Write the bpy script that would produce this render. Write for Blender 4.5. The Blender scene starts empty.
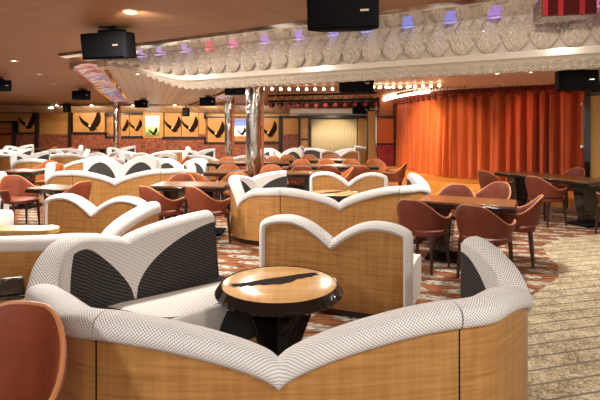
import bpy, math, random
from mathutils import Vector
random.seed(7)
PI = math.pi
S = bpy.context.scene
COL = S.collection
sin, cos, R = math.sin, math.cos, math.radians

# ------------------------------------------------------------------ materials
def new_mat(name):
    m = bpy.data.materials.new(name); m.use_nodes = True
    nt = m.node_tree
    return m, nt, nt.nodes['Principled BSDF']
def N(nt, t, **kw):
    n = nt.nodes.new(t)
    for k, v in kw.items():
        setattr(n, k, v)
    return n
def plain(name, col, rough=.5, metal=0.0, spec=.5, emis=0, ecol=None, coat=0):
    m, nt, b = new_mat(name)
    b.inputs['Base Color'].default_value = (*col, 1)
    b.inputs['Roughness'].default_value = rough
    b.inputs['Metallic'].default_value = metal
    b.inputs['Specular IOR Level'].default_value = spec
    b.inputs['Coat Weight'].default_value = coat
    if emis:
        b.inputs['Emission Color'].default_value = (*(ecol or col), 1)
        b.inputs['Emission Strength'].default_value = emis
    return m
def math_n(nt, op, a, b=None, c=None):
    n = N(nt, 'ShaderNodeMath', operation=op)
    for i, v in enumerate((a, b, c)):
        if v is None: continue
        if isinstance(v, (int, float)): n.inputs[i].default_value = v
        else: nt.links.new(v, n.inputs[i])
    return n.outputs[0]
def ramp(nt, fac, stops, interp='LINEAR'):
    r = N(nt, 'ShaderNodeValToRGB'); r.color_ramp.interpolation = interp
    e = r.color_ramp.elements
    while len(e) < len(stops): e.new(.5)
    for k, (p, c) in zip(e, stops):
        k.position = p; k.color = (*c, 1)
    nt.links.new(fac, r.inputs[0])
    return r.outputs[0]
def coords(nt, kind='Object', scale=(1, 1, 1), rot=(0, 0, 0)):
    tc = N(nt, 'ShaderNodeTexCoord'); mp = N(nt, 'ShaderNodeMapping')
    mp.inputs['Scale'].default_value = scale; mp.inputs['Rotation'].default_value = rot
    nt.links.new(tc.outputs[kind], mp.inputs[0])
    return mp.outputs[0]
def noise(nt, vec, scale, detail=3, rough=.5):
    n = N(nt, 'ShaderNodeTexNoise'); n.inputs['Scale'].default_value = scale
    n.inputs['Detail'].default_value = detail; n.inputs['Roughness'].default_value = rough
    nt.links.new(vec, n.inputs['Vector'])
    return n.outputs['Fac']
def mixc(nt, fac, a, b, mode='MIX'):
    n = N(nt, 'ShaderNodeMix', data_type='RGBA', blend_type=mode)
    if isinstance(fac, (int, float)): n.inputs[0].default_value = fac
    else: nt.links.new(fac, n.inputs[0])
    for i, v in ((6, a), (7, b)):
        if isinstance(v, tuple): n.inputs[i].default_value = (*v, 1)
        else: nt.links.new(v, n.inputs[i])
    return n.outputs[2]
def bump(nt, b, h, strength=.3, dist=.01):
    n = N(nt, 'ShaderNodeBump'); n.inputs['Strength'].default_value = strength
    n.inputs['Distance'].default_value = dist
    nt.links.new(h, n.inputs['Height']); nt.links.new(n.outputs[0], b.inputs['Normal'])

def wood(name, dark, light, kind='UV', rough=.35, fig=(2.5, 45, 1), spec=.4, coat=0.0):
    """veneer: fine streaks along u plus the cross-grain ripple of figured wood"""
    m, nt, b = new_mat(name)
    g = noise(nt, coords(nt, kind, fig), 1.0, 4, .6)
    f = noise(nt, coords(nt, kind, (24, 1.6, 5)), 1.0, 2)
    k = math_n(nt, 'ADD', math_n(nt, 'MULTIPLY', g, .62), math_n(nt, 'MULTIPLY', f, .38))
    c = ramp(nt, k, [(.32, dark), (.68, light)])
    nt.links.new(c, b.inputs['Base Color'])
    b.inputs['Roughness'].default_value = rough; b.inputs['Specular IOR Level'].default_value = spec
    b.inputs['Coat Weight'].default_value = coat; b.inputs['Coat Roughness'].default_value = .1
    return m
M = {}
M['veneer'] = wood('honey veneer', (.32, .138, .036), (.56, .295, .096))
M['panelwood'] = wood('wall panel wood', (.40, .17, .045), (.58, .29, .085), 'Object', .4, (.6, 8, 3))
M['redwood'] = wood('red brown wood', (.26, .06, .018), (.42, .12, .035), 'Object', .4, (.6, 4, 8))
M['orangewood'] = wood('orange wood', (.50, .10, .02), (.62, .16, .03), 'Object', .4, (.6, 4, 8))
M['stagewood'] = wood('stage parquet', (.60, .25, .045), (.80, .36, .08), 'Object', .3, (1, 10, 1))
M['tablewood'] = wood('inlay wood', (.52, .27, .085), (.72, .43, .17), 'Object', .22, (2, 30, 1), .3, .15)
M['tabletop'] = wood('cafe table wood', (.115, .048, .017), (.225, .10, .037), 'Object', .26, (3, 22, 1), .45, .1)
M['black'] = plain('black lacquer', (.012, .010, .009), .12, 0, .6, coat=.5)
M['blackmatte'] = plain('speaker black', (.005, .005, .006), .85, 0, .12)
M['grille'] = plain('speaker grille', (.006, .006, .007), .9, 0, .08)
M['darkleg'] = plain('dark wood leg', (.035, .012, .008), .3)
M['chrome'] = plain('chrome', (.74, .68, .62), .07, 1.0)
M['eagle'] = plain('eagle dark wood', (.016, .007, .004), .7, spec=.05)
M['eaglehead'] = plain('eagle cream head', (.78, .62, .36), .5)
M['blackrail'] = plain('black rail', (.015, .012, .012), .3)
M['tan'] = plain('tan fabric panel', (.62, .37, .12), .7)
M['seatleather'] = None
M['grey'] = plain('monitor grey', (.02, .02, .022), .4)
M['white'] = plain('white plaster', (.85, .78, .68), .7)
M['tealglow'] = plain('teal sign', (.25, .75, .75), .5, emis=.6)

def leather(name, a, c):
    m, nt, b = new_mat(name)
    n = noise(nt, coords(nt, 'Object'), 6, 3)
    nt.links.new(ramp(nt, n, [(.3, a), (.7, c)]), b.inputs['Base Color'])
    w = N(nt, 'ShaderNodeTexWave', bands_direction='Z'); w.inputs['Scale'].default_value = 55
    w.inputs['Distortion'].default_value = .6
    nt.links.new(coords(nt, 'Object'), w.inputs['Vector'])
    bump(nt, b, w.outputs['Fac'], .12, .004)
    b.inputs['Roughness'].default_value = .5; b.inputs['Specular IOR Level'].default_value = .25
    return m
M['chair'] = leather('rust chair leather', (.165, .034, .013), (.235, .054, .021))
M['chairseat'] = leather('rust seat leather', (.15, .029, .012), (.21, .045, .019))
M['piping'] = plain('tan piping', (.50, .20, .075), .45)
M['wine'] = leather('wine chair leather', (.115, .024, .013), (.17, .038, .020))
M['orange'] = leather('orange chair leather', (.34, .095, .028), (.45, .145, .044))

def weave(name, base, dot, cell=.0078, thr=.40):
    m, nt, b = new_mat(name)
    tc = N(nt, 'ShaderNodeTexCoord'); sx = N(nt, 'ShaderNodeSeparateXYZ')
    nt.links.new(tc.outputs['UV'], sx.inputs[0])
    k = PI / cell
    p = math_n(nt, 'MULTIPLY', math_n(nt, 'SINE', math_n(nt, 'MULTIPLY', sx.outputs[0], k)),
               math_n(nt, 'SINE', math_n(nt, 'MULTIPLY', sx.outputs[1], k)))
    f = math_n(nt, 'GREATER_THAN', p, thr)
    nt.links.new(mixc(nt, f, base, dot), b.inputs['Base Color'])
    bump(nt, b, math_n(nt, 'MULTIPLY', p, -1), .35, .004)
    b.inputs['Roughness'].default_value = .8; b.inputs['Specular IOR Level'].default_value = .2
    return m
M['mesh'] = weave('white woven mesh', (.86, .84, .82), (.20, .18, .17))
def stripes(name, base, line, period, width, tilt):
    m, nt, b = new_mat(name)
    tc = N(nt, 'ShaderNodeTexCoord'); sx = N(nt, 'ShaderNodeSeparateXYZ')
    nt.links.new(tc.outputs['UV'], sx.inputs[0])
    q = math_n(nt, 'ADD', math_n(nt, 'MULTIPLY', sx.outputs[0], sin(tilt) / period),
               math_n(nt, 'MULTIPLY', sx.outputs[1], cos(tilt) / period))
    f = math_n(nt, 'LESS_THAN', math_n(nt, 'FRACT', q), width)
    n = noise(nt, coords(nt, 'UV', (140, 140, 1)), 1, 2)
    f2 = math_n(nt, 'MULTIPLY', f, ramp(nt, n, [(.35, (.2, .2, .2)), (.6, (1, 1, 1))]))
    nt.links.new(mixc(nt, f2, base, line), b.inputs['Base Color'])
    b.inputs['Roughness'].default_value = .85; b.inputs['Specular IOR Level'].default_value = .2
    return m
M['dark'] = stripes('charcoal ribbed fabric', (.034, .031, .029), (.13, .118, .105), .021, .3, R(25))
M['pale'] = stripes('pale chevron fabric', (.80, .76, .72), (.60, .56, .52), .022, .35, R(32))

def granite(name, a, c):
    m, nt, b = new_mat(name)
    n = noise(nt, coords(nt, 'Object', (1, 1, 1)), 9, 6, .75)
    nt.links.new(ramp(nt, n, [(.36, a), (.62, c)]), b.inputs['Base Color'])
    b.inputs['Roughness'].default_value = .35
    return m
M['granite'] = granite('red granite', (.10, .02, .013), (.36, .11, .055))
M['mosaic'] = granite('crimson mosaic', (.14, .005, .012), (.42, .02, .035))

def carpet():
    m, nt, b = new_mat('rust feather carpet')
    v = coords(nt, 'Object', (1, 1, 1), (0, 0, R(14)))
    sx = N(nt, 'ShaderNodeSeparateXYZ'); nt.links.new(v, sx.inputs[0])
    wob = math_n(nt, 'SUBTRACT', noise(nt, v, 2.2, 2), .5)
    vy = math_n(nt, 'DIVIDE', math_n(nt, 'ADD', sx.outputs[1], math_n(nt, 'MULTIPLY', wob, .10)), .23)
    row = math_n(nt, 'FLOOR', vy)
    ux = math_n(nt, 'ADD', math_n(nt, 'DIVIDE', sx.outputs[0], .62), math_n(nt, 'MULTIPLY', row, .37))
    fu = math_n(nt, 'SUBTRACT', math_n(nt, 'FRACT', ux), .5)
    fv = math_n(nt, 'SUBTRACT', math_n(nt, 'FRACT', vy), .5)
    d = math_n(nt, 'ADD', math_n(nt, 'POWER', math_n(nt, 'ABSOLUTE', math_n(nt, 'MULTIPLY', fu, 2.25)), 2.0),
               math_n(nt, 'POWER', math_n(nt, 'ABSOLUTE', math_n(nt, 'MULTIPLY', fv, 2.7)), 2.0))
    ragged = noise(nt, coords(nt, 'Object', (9, 34, 1), (0, 0, R(14))), 1, 4, .7)
    d2 = math_n(nt, 'ADD', d, math_n(nt, 'MULTIPLY', math_n(nt, 'SUBTRACT', ragged, .5), 1.1))
    inside = ramp(nt, d2, [(.68, (1, 1, 1)), (.80, (0, 0, 0))])
    barbs = noise(nt, coords(nt, 'Object', (14, 60, 1), (0, 0, R(28))), 1, 3, .6)
    feather = ramp(nt, barbs, [(.42, (.035, .024, .018)), (.48, (.30, .25, .19)), (.56, (.64, .58, .50))])
    g = noise(nt, coords(nt, 'Object', (5, 26, 1), (0, 0, R(8))), 1, 4, .65)
    ground = ramp(nt, g, [(.38, (.030, .015, .010)), (.45, (.19, .072, .030)), (.60, (.32, .13, .058))])
    nt.links.new(mixc(nt, inside, ground, feather), b.inputs['Base Color'])
    b.inputs['Roughness'].default_value = .95; b.inputs['Specular IOR Level'].default_value = .1
    return m
M['carpet'] = carpet()
def aisle_carpet():
    m, nt, b = new_mat('beige striped carpet')
    v = coords(nt, 'Object', (1, 1, 1), (0, 0, R(-14.5)))
    sx = N(nt, 'ShaderNodeSeparateXYZ'); nt.links.new(v, sx.inputs[0])
    n1 = noise(nt, v, 48, 3, .7); n2 = noise(nt, v, 5, 3)
    base = ramp(nt, math_n(nt, 'ADD', math_n(nt, 'MULTIPLY', n1, .7), math_n(nt, 'MULTIPLY', n2, .3)),
                [(.40, (.22, .17, .10)), (.50, (.45, .37, .24)), (.60, (.66, .56, .40))])
    y = math_n(nt, 'ADD', sx.outputs[1], math_n(nt, 'MULTIPLY', math_n(nt, 'SUBTRACT', n2, .5), .02))
    f = math_n(nt, 'LESS_THAN', math_n(nt, 'FRACT', math_n(nt, 'DIVIDE', y, .158)), .12)
    nt.links.new(mixc(nt, f, base, (.19, .155, .12)), b.inputs['Base Color'])
    b.inputs['Roughness'].default_value = .95; b.inputs['Specular IOR Level'].default_value = .1
    return m
M['aisle'] = aisle_carpet()
def ceiling_mat():
    m, nt, b = new_mat('brown ceiling laminate')
    v = coords(nt, 'Object', (1, 1, 1), (0, 0, R(31)))
    br = N(nt, 'ShaderNodeTexBrick'); br.inputs['Scale'].default_value = 1
    br.inputs['Brick Width'].default_value = 2.4; br.inputs['Row Height'].default_value = 1.2
    br.inputs['Mortar Size'].default_value = .006; br.offset = 0
    nt.links.new(v, br.inputs['Vector'])
    g = noise(nt, coords(nt, 'Object', (3, 40, 1), (0, 0, R(31))), 1, 3)
    c = ramp(nt, g, [(.3, (.34, .165, .078)), (.7, (.43, .22, .105))])
    nt.links.new(mixc(nt, br.outputs['Fac'], c, (.26, .12, .06)), b.inputs['Base Color'])
    b.inputs['Roughness'].default_value = .45; b.inputs['Specular IOR Level'].default_value = .25
    return m
M['ceiling'] = ceiling_mat()
def planks(name, a, c, line, w, rot):
    m, nt, b = new_mat(name)
    v = coords(nt, 'Object', (1, 1, 1), (0, 0, rot))
    sx = N(nt, 'ShaderNodeSeparateXYZ'); nt.links.new(v, sx.inputs[0])
    q = math_n(nt, 'DIVIDE', sx.outputs[0], w)
    fr = math_n(nt, 'FRACT', q)
    wn = N(nt, 'ShaderNodeTexWhiteNoise', noise_dimensions='1D')
    nt.links.new(math_n(nt, 'FLOOR', q), wn.inputs['W'])
    base = ramp(nt, wn.outputs['Value'], [(0, a), (1, c)])
    nt.links.new(mixc(nt, math_n(nt, 'LESS_THAN', fr, .1), base, line), b.inputs['Base Color'])
    bump(nt, b, fr, .5, .02)
    b.inputs['Roughness'].default_value = .4
    return m
M['plank'] = planks('beige ceiling planks', (.66, .54, .40), (.82, .70, .54), (.48, .36, .24), .17, R(-17))
M['soffit'] = planks('ribbed cornice', (.58, .42, .28), (.74, .58, .42), (.30, .19, .11), .30, 0)
M['frieze'] = plain('champagne cast glass', (.86, .76, .64), .22, .0, .6, coat=.5)
M['stagesoffit'] = plain('pinkish tan soffit', (.80, .66, .54), .45)
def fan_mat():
    m, nt, b = new_mat('vent painted reflections')
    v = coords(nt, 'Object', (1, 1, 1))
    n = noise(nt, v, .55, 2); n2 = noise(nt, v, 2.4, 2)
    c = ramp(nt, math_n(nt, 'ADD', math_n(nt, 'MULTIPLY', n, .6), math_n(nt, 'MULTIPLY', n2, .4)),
             [(.36, (.42, .05, .03)), (.46, (.80, .55, .48)), (.53, (.13, .13, .42)), (.62, (.75, .70, .80))])  # red, white and blue reflections painted in as colour
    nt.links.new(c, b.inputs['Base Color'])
    nt.links.new(c, b.inputs['Emission Color']); b.inputs['Emission Strength'].default_value = .45  # glow added to brighten the painted reflections
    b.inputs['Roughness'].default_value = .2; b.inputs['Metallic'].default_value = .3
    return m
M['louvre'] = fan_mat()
def hammered():
    m, nt, b = new_mat('hammered chrome')
    n = noise(nt, coords(nt, 'Object', (7, 7, 2.2)), 1, 2)
    nt.links.new(ramp(nt, n, [(.35, (.42, .36, .32)), (.65, (.85, .80, .75))]), b.inputs['Base Color'])
    b.inputs['Metallic'].default_value = 1; b.inputs['Roughness'].default_value = .16
    bump(nt, b, n, .9, .05)
    return m
M['hammered'] = hammered()
def curtain_mat():
    m, nt, b = new_mat('red orange velvet')
    n = noise(nt, coords(nt, 'Object', (14, 14, .7)), 1, 3)
    nt.links.new(ramp(nt, n, [(.3, (.42, .066, .017)), (.7, (.56, .125, .03))]), b.inputs['Base Color'])
    b.inputs['Roughness'].default_value = .6; b.inputs['Specular IOR Level'].default_value = .25
    b.inputs['Sheen Weight'].default_value = .15
    return m
M['curtain'] = curtain_mat()
M['swag'] = leather('maroon swag cloth', (.16, .022, .014), (.24, .045, .025))
def glow_cloth():
    m, nt, b = new_mat('pale gold backdrop cloth')
    n = noise(nt, coords(nt, 'Object', (30, 30, 30)), 1, 3, .8)
    nt.links.new(ramp(nt, n, [(.35, (.60, .45, .22)), (.65, (.80, .64, .38))]), b.inputs['Base Color'])
    b.inputs['Roughness'].default_value = .5
    return m
M['goldcloth'] = glow_cloth()
def picture_mat(name, cols):
    m, nt, b = new_mat(name)
    tc = N(nt, 'ShaderNodeTexCoord'); sx = N(nt, 'ShaderNodeSeparateXYZ')
    nt.links.new(tc.outputs['Generated'], sx.inputs[0])
    n = noise(nt, coords(nt, 'Generated', (4, 1, 4)), 1, 4)
    q = math_n(nt, 'ADD', sx.outputs[2], math_n(nt, 'MULTIPLY', math_n(nt, 'SUBTRACT', n, .5), .5))
    c = ramp(nt, q, cols)
    nt.links.new(c, b.inputs['Base Color']); nt.links.new(c, b.inputs['Emission Color'])
    b.inputs['Emission Strength'].default_value = .9
    return m
M['picture_green'] = picture_mat('backlit green landscape', [(.1, (.10, .16, .04)), (.4, (.45, .52, .22)), (.6, (.75, .85, .80)), (.9, (.45, .68, .80))])
M['picture_blue'] = picture_mat('backlit blue landscape', [(.15, (.85, .85, .80)), (.45, (.75, .82, .92)), (.65, (.16, .22, .55)), (.9, (.10, .14, .42))])
M['bulb'] = plain('warm bulb', (1, .85, .6), .4, emis=14, ecol=(1, .80, .50))
M['cove'] = plain('cove lamp tube', (1, .9, .75), .4, emis=5, ecol=(1, .86, .66))
M['lens'] = plain('downlight lens', (1, .95, .85), .4, emis=25, ecol=(1, .86, .64))
M['bezel'] = plain('downlight bezel', (.70, .55, .40), .3, .6)
M['lampred'] = plain('lamp red', (.25, .03, .03), .4)
M['tv'] = plain('painted red reflection', (.10, .004, .006), .08, .2, .8, coat=.6)  # dark red is the mirrored curtain put into the colour

# ------------------------------------------------------------------ mesh tools
class MB:
    def __init__(s): s.v = []; s.f = []; s.m = []; s.uv = []; s.sm = []
    def vert(s, p): s.v.append(tuple(p)); return len(s.v) - 1
    def face(s, idx, mat=0, uv=None, smooth=True):
        s.f.append(tuple(idx)); s.m.append(mat); s.sm.append(smooth)
        s.uv.append(uv or [(s.v[i][0] + s.v[i][1] * .3, s.v[i][2] + s.v[i][1] * .6) for i in idx])
    def sheet(s, rows, uvs=None, mat=0, matf=None, closed_u=False, flip=False, smooth=True):
        """rows[i][j]: grid of points"""
        base = len(s.v); n = len(rows); k = len(rows[0])
        for r in rows:
            for p in r: s.v.append(tuple(p))
        for i in range(n - (0 if closed_u else 1)):
            for j in range(k - 1):
                a = [(i, j), ((i + 1) % n, j), ((i + 1) % n, j + 1), (i, j + 1)]
                if flip: a = a[::-1]
                idx = [base + x * k + y for x, y in a]
                u = [uvs[x][y] for x, y in a] if uvs else None
                s.face(idx, matf(i, j) if matf else mat, u, smooth)
    def box(s, c, d, rz=0, mat=0, top=1.0):
        cx, cy, cz = c; a, b, h = d[0] / 2, d[1] / 2, d[2] / 2
        ca, sa = cos(rz), sin(rz); ids = []
        for z in (-h, h):
            t = top if z > 0 else 1
            for x, y in ((-a, -b), (a, -b), (a, b), (-a, b)):
                x *= t; y *= t
                ids.append(s.vert((cx + x * ca - y * sa, cy + x * sa + y * ca, cz + z)))
        i = ids
        for q in ((3, 2, 1, 0), (4, 5, 6, 7), (0, 1, 5, 4), (1, 2, 6, 5), (2, 3, 7, 6), (3, 0, 4, 7)):
            s.face([i[k] for k in q], mat, None, False)
    def lathe(s, prof, n=32, c=(0, 0, 0), mat=0, scallop=None):
        rows = []
        for i in range(n):
            a = 2 * PI * i / n
            rows.append([(c[0] + cos(a) * r * (1 + (scallop(i, j) if scallop else 0)),
                          c[1] + sin(a) * r * (1 + (scallop(i, j) if scallop else 0)), c[2] + z)
                         for j, (r, z) in enumerate(prof)])
        s.sheet(rows, None, mat, None, True)
    def tube(s, pts, r, n=8, mat=0, cap=True):
        pts = [Vector(p) for p in pts]; rows = []
        rr = r if isinstance(r, (list, tuple)) else [r] * len(pts)
        for i, p in enumerate(pts):
            t = (pts[min(i + 1, len(pts) - 1)] - pts[max(i - 1, 0)]).normalized()
            up = Vector((0, 0, 1)) if abs(t.z) < .9 else Vector((0, 1, 0))
            a = t.cross(up).normalized(); b = t.cross(a)
            rows.append([p + a * (rr[i] * cos(2 * PI * k / n)) + b * (rr[i] * sin(2 * PI * k / n)) for k in range(n + 1)])
        s.sheet(rows, None, mat)
        if cap:
            for rw in (rows[0][:-1], rows[-1][:-1]):
                s.face([s.vert(p) for p in rw], mat, None, False)
    def prism(s, poly, y0, y1, mat=0, axis='y'):
        """poly in (x,z), thickness along y; axis 'z': poly in (x,y), thickness along z"""
        f = (lambda p, t: (p[0], t, p[1])) if axis == 'y' else (lambda p, t: (p[0], p[1], t))
        a = [s.vert(f(p, y0)) for p in poly]; b = [s.vert(f(p, y1)) for p in poly]
        s.face(a, mat, None, False); s.face(b[::-1], mat, None, False)
        for i in range(len(poly)):
            j = (i + 1) % len(poly)
            s.face([a[j], a[i], b[i], b[j]], mat, None, False)
    def mesh(s, name, mats):
        me = bpy.data.meshes.new(name)
        me.from_pydata(s.v, [], s.f)
        for m in (mats if isinstance(mats, (list, tuple)) else [mats]): me.materials.append(M[m] if isinstance(m, str) else m)
        ul = me.uv_layers.new(name='UVMap'); k = 0
        for p, uv in zip(me.polygons, s.uv):
            for q, li in enumerate(p.loop_indices): ul.data[li].uv = uv[q]
        me.polygons.foreach_set('material_index', s.m)
        me.polygons.foreach_set('use_smooth', s.sm)
        import bmesh
        bm = bmesh.new(); bm.from_mesh(me)
        bmesh.ops.remove_doubles(bm, verts=bm.verts, dist=1e-5)
        bmesh.ops.recalc_face_normals(bm, faces=bm.faces)
        bm.to_mesh(me); bm.free()
        try: me.set_sharp_from_angle(angle=R(42))
        except Exception: pass
        return me
    def build(s, name, mats, parent=None, bevel=0, label=None):
        o = bpy.data.objects.new(name, s.mesh(name, mats)); COL.objects.link(o)
        if parent: o.parent = parent
        if bevel:
            b = o.modifiers.new('bevel', 'BEVEL'); b.width = bevel; b.segments = 3; b.limit_method = 'ANGLE'
        if label: o['label'] = label
        return o
def tag(o, label, cat, group=None):
    o['label'] = label; o['category'] = cat
    if group: o['group'] = group
    return o
def thing(name, label, cat, loc=(0, 0, 0), rz=0, group=None):
    o = bpy.data.objects.new(name, None); COL.objects.link(o)
    o.location = loc; o.rotation_euler = (0, 0, rz); o.empty_display_size = .1
    return tag(o, label, cat, group)
def struct(o):
    o['kind'] = 'structure'; return o
def dup(root, loc, rz, label, group=None, scale=1):
    r = root.copy(); COL.objects.link(r); r.location = loc; r.rotation_euler = (0, 0, rz); r.scale = (scale,) * 3
    r['label'] = label
    if group: r['group'] = group
    elif 'group' in r: del r['group']
    for ch in list(root.children):
        c = ch.copy(); COL.objects.link(c); c.parent = r
        for g in list(ch.children):
            d = g.copy(); COL.objects.link(d); d.parent = c
    return r
class Kind:
    """first call places the original, later calls copy it"""
    def __init__(s, root): s.root = root; s.used = False
    def __call__(s, x, y, rz, label, group=None, z=0, scale=1):
        if not s.used:
            s.used = True; o = s.root
            o.location = (x, y, z); o.rotation_euler = (0, 0, R(rz)); o.scale = (scale,) * 3; o['label'] = label
            if group: o['group'] = group
            return o
        return dup(s.root, (x, y, z), R(rz), label, group, scale)

# ------------------------------------------------------------------ room shell
b = MB(); b.box((-3, 10.5, -.05), (24, 25, .1)); struct(b.build('floor', 'carpet'))
b = MB()
ap = [(.8, -1.9), (.9, 2.0), (1.25, 3.2), (1.62, 3.9), (1.98, 4.35), (2.35, 4.75), (2.75, 5.15), (2.98, 5.6), (3.06, 6.0), (3.25, 6.5), (3.7, 6.9),
      (4.7, 7.3), (5.8, 7.9), (8.5, 9.0), (8.5, -1.9)]
b.prism(ap, .001, .006, 0, 'z'); struct(b.build('floor_aisle', 'aisle'))
b = MB(); b.box((-3, 9.5, 2.68), (24, 27, .12)); struct(b.build('ceiling', 'ceiling'))
b = MB(); b.box((-15.0, 10.5, 1.35), (.12, 25, 2.7)); struct(b.build('wall_left', 'panelwood'))
b = MB(); b.box((8.6, 10.5, 1.35), (.12, 25, 2.7)); struct(b.build('wall_right', 'white'))
b = MB(); b.box((-3, 22.6, 1.35), (24, .12, 2.7)); struct(b.build('wall_back', 'panelwood'))
# beige plank ceiling field between the two louvre strips
b = MB(); b.prism([(-3.05, 7.3), (-6.45, 18.3), (-4.75, 20.2), (-1.75, 11.6), (.9, 6.2), (.55, 5.35)], 2.50, 2.60, 0, 'z')
struct(b.build('ceiling_panel', 'plank'))
# tan soffit over the stage
b = MB(); b.prism([(.6, 5.3), (.5, 9.4), (1.9, 11.6), (3.0, 11.3), (5.0, 10.4), (8.4, 8.6), (8.4, .8), (3.6, 3.35)], 2.53, 2.60, 0, 'z')
struct(b.build('ceiling_soffit', 'stagesoffit'))

# ceiling edge: chrome band + cast-leaf frieze, running obliquely across the room
u = Vector((3.48, -2.12, 0)).normalized(); w = Vector((u.y * -1, u.x, 0))       # w: away from the camera side
E0 = Vector((-3.36, 6.76, 0)); L = 9.0
def along(t, off, z): p = E0 + u * t + w * off; return (p.x, p.y, z)
b = MB(); 
rows = [[along(t, o, z) for o, z in ((-.02, 2.63), (0, 2.585), (.10, 2.57), (.14, 2.60), (.30, 2.605), (.36, 2.575), (.50, 2.575), (.52, 2.61))] for t in (0, L)]
b.sheet(rows); b.face([b.vert(p) for p in rows[0]], 0, None, False)
struct(b.build('trim_1', 'chrome'))
def taper(t):
    q = min(1, max(0, (t - .25) / 1.75)); return .22 + .78 * q * q * (3 - 2 * q)
ZT = 2.60
def leaf(bm, t0, width, ztop, h, off, bulge, ribs=8.5):
    """a cast feather leaf: pointed oval with herringbone grooves"""
    rows = []; nu, nv = 12, 34
    k = taper(t0); ztop = ZT - (ZT - ztop) * k; h *= k
    for i in range(nu + 1):
        r = []
        q = i / nu * 2 - 1
        for j in range(nv + 1):
            s_ = j / nv
            half = max(0.0, math.sin(PI * s_ ** 1.25)) ** .55
            x = q * half * width / 2
            g = .019 * sin((s_ * ribs + abs(q) * half * 3.6) * 2 * PI)
            d = bulge * (1 - q * q) * (.35 + .65 * half) + (g if abs(q) > .1 else .012) * (1 - q ** 6)
            r.append(along(t0 + x, off - d - .002, ztop - h * s_))
        rows.append(r)
    bm.sheet(rows)
b = MB()
T0 = .28
sec = [(.50, 2.60), (.54, 2.57), (.58, 2.40), (.60, 2.27), (.56, 2.26), (.56, 2.20), (.62, 2.19), (.66, 2.16), (.70, 2.09), (.85, 2.10), (1.0, 2.50)]
ts = [T0 + (L - T0) * (k / 40) ** 1.6 for k in range(41)]
b.sheet([[along(t, o, ZT - (ZT - z) * taper(t)) for o, z in sec] for t in ts])
b.face([b.vert(along(T0, o, ZT - (ZT - z) * taper(T0))) for o, z in sec], 0, None, False)
n = int((L - T0) / .225)
for k in range(n - 1): leaf(b, T0 + .22 + k * .225, .15, 2.575, .20, .560, .035, 5)
for k in range(n): leaf(b, T0 + .11 + k * .225, .222, 2.572, .315, .562, .075, 6.0)
for k in range(int((L - T0) / .12)): leaf(b, T0 + .08 + k * .12, .135, 2.195, .115, .665, .03, 4)
struct(b.build('trim_2', 'frieze'))
# coloured translucent feather lamps standing on the chrome band
fcol = [(.55, .42, .80), (.60, .45, .85), (.62, .45, .85), (.80, .22, .28), (.85, .35, .55), (.60, .40, .85), (.55, .42, .90), (.42, .40, .92),
        (.35, .38, .95), (.32, .36, .95), (.36, .34, .92), (.48, .32, .85), (.60, .28, .72), (.70, .25, .60)]
fname = ['violet', 'lilac', 'pale purple', 'red', 'pink', 'orchid', 'lavender', 'periwinkle', 'sky blue', 'blue', 'deep blue', 'indigo', 'purple', 'magenta']
ft = [1.15, 1.5, 1.95, 2.35, 2.72, 3.18, 3.63, 4.04, 4.42, 4.84, 5.24, 5.62, 5.98, 6.36]
for k, (c, t) in enumerate(zip(fcol, ft)):
    m = plain('feather glow %d' % k, c, .35, emis=.75)
    bm_ = MB(); rows = []
    for i in range(7):
        q = i / 3 - 1; r = []
        for j in range(9):
            s_ = j / 8
            hw = .052 * (1 - .55 * s_ ** 2.5)
            cut = .012 * (abs(q) > .6) * sin(s_ * 18)
            r.append(along(t + q * hw + cut + .05 * s_, .34 + .17 * (1 - s_), 2.572 - .008 * (1 - q * q) - .055 * sin(s_ * PI * .5) * .6))
        rows.append(r)
    bm_.sheet(rows)
    o = bm_.build('feather_lamp', m); sd = o.modifiers.new('thick', 'SOLIDIFY'); sd.thickness = .006
    tag(o, '%s glowing feather lamp on the chrome ceiling band above the leaf frieze' % fname[k], 'lamp')
    o['group'] = 'feather lamps along the ceiling band'

# louvred chrome strips in the ceiling
def louvre(name, p0, p1, wd, num, label):
    p0 = Vector((*p0, 0)); p1 = Vector((*p1, 0)); d = (p1 - p0); ln = d.length; d.normalize(); s_ = Vector((d.y, -d.x, 0))
    t = thing(name, label, 'ceiling vent')
    q = lambda a, c, z: tuple(p0 + d * a + s_ * c + Vector((0, 0, z)))
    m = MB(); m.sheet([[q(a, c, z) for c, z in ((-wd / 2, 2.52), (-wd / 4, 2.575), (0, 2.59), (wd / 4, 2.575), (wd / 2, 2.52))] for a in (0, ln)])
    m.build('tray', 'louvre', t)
    m = MB()
    for sg in (-1, 1):
        m.sheet([[q(a, sg * (wd / 2 + c), z) for c, z in ((-.02, 2.53), (-.02, 2.49), (.05, 2.485), (.05, 2.61))] for a in (0, ln)])
    m.build('rim', 'chrome', t)
    m = MB()
    for k in range(num):
        a = (k + .5) * ln / num; rows = []
        for j in range(7):
            c = (j / 6 - .5) * wd; h = .055 * (1 - (2 * j / 6 - 1) ** 2)
            rows.append([q(a + .22 * (j / 6 - .5) + e, c, 2.50 + h + zz) for e, zz in ((-.09, 0), (.0, .02), (.09, 0))])
        m.sheet(rows)
    m.build('louvre_blades', 'chrome', t)
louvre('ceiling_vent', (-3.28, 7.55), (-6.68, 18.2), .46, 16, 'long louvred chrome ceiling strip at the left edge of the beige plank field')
louvre('ceiling_vent', (-1.22, 11.4), (-4.2, 20.0), .44, 15, 'louvred chrome ceiling strip with painted red and blue glints, right of the beige plank field')

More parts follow.
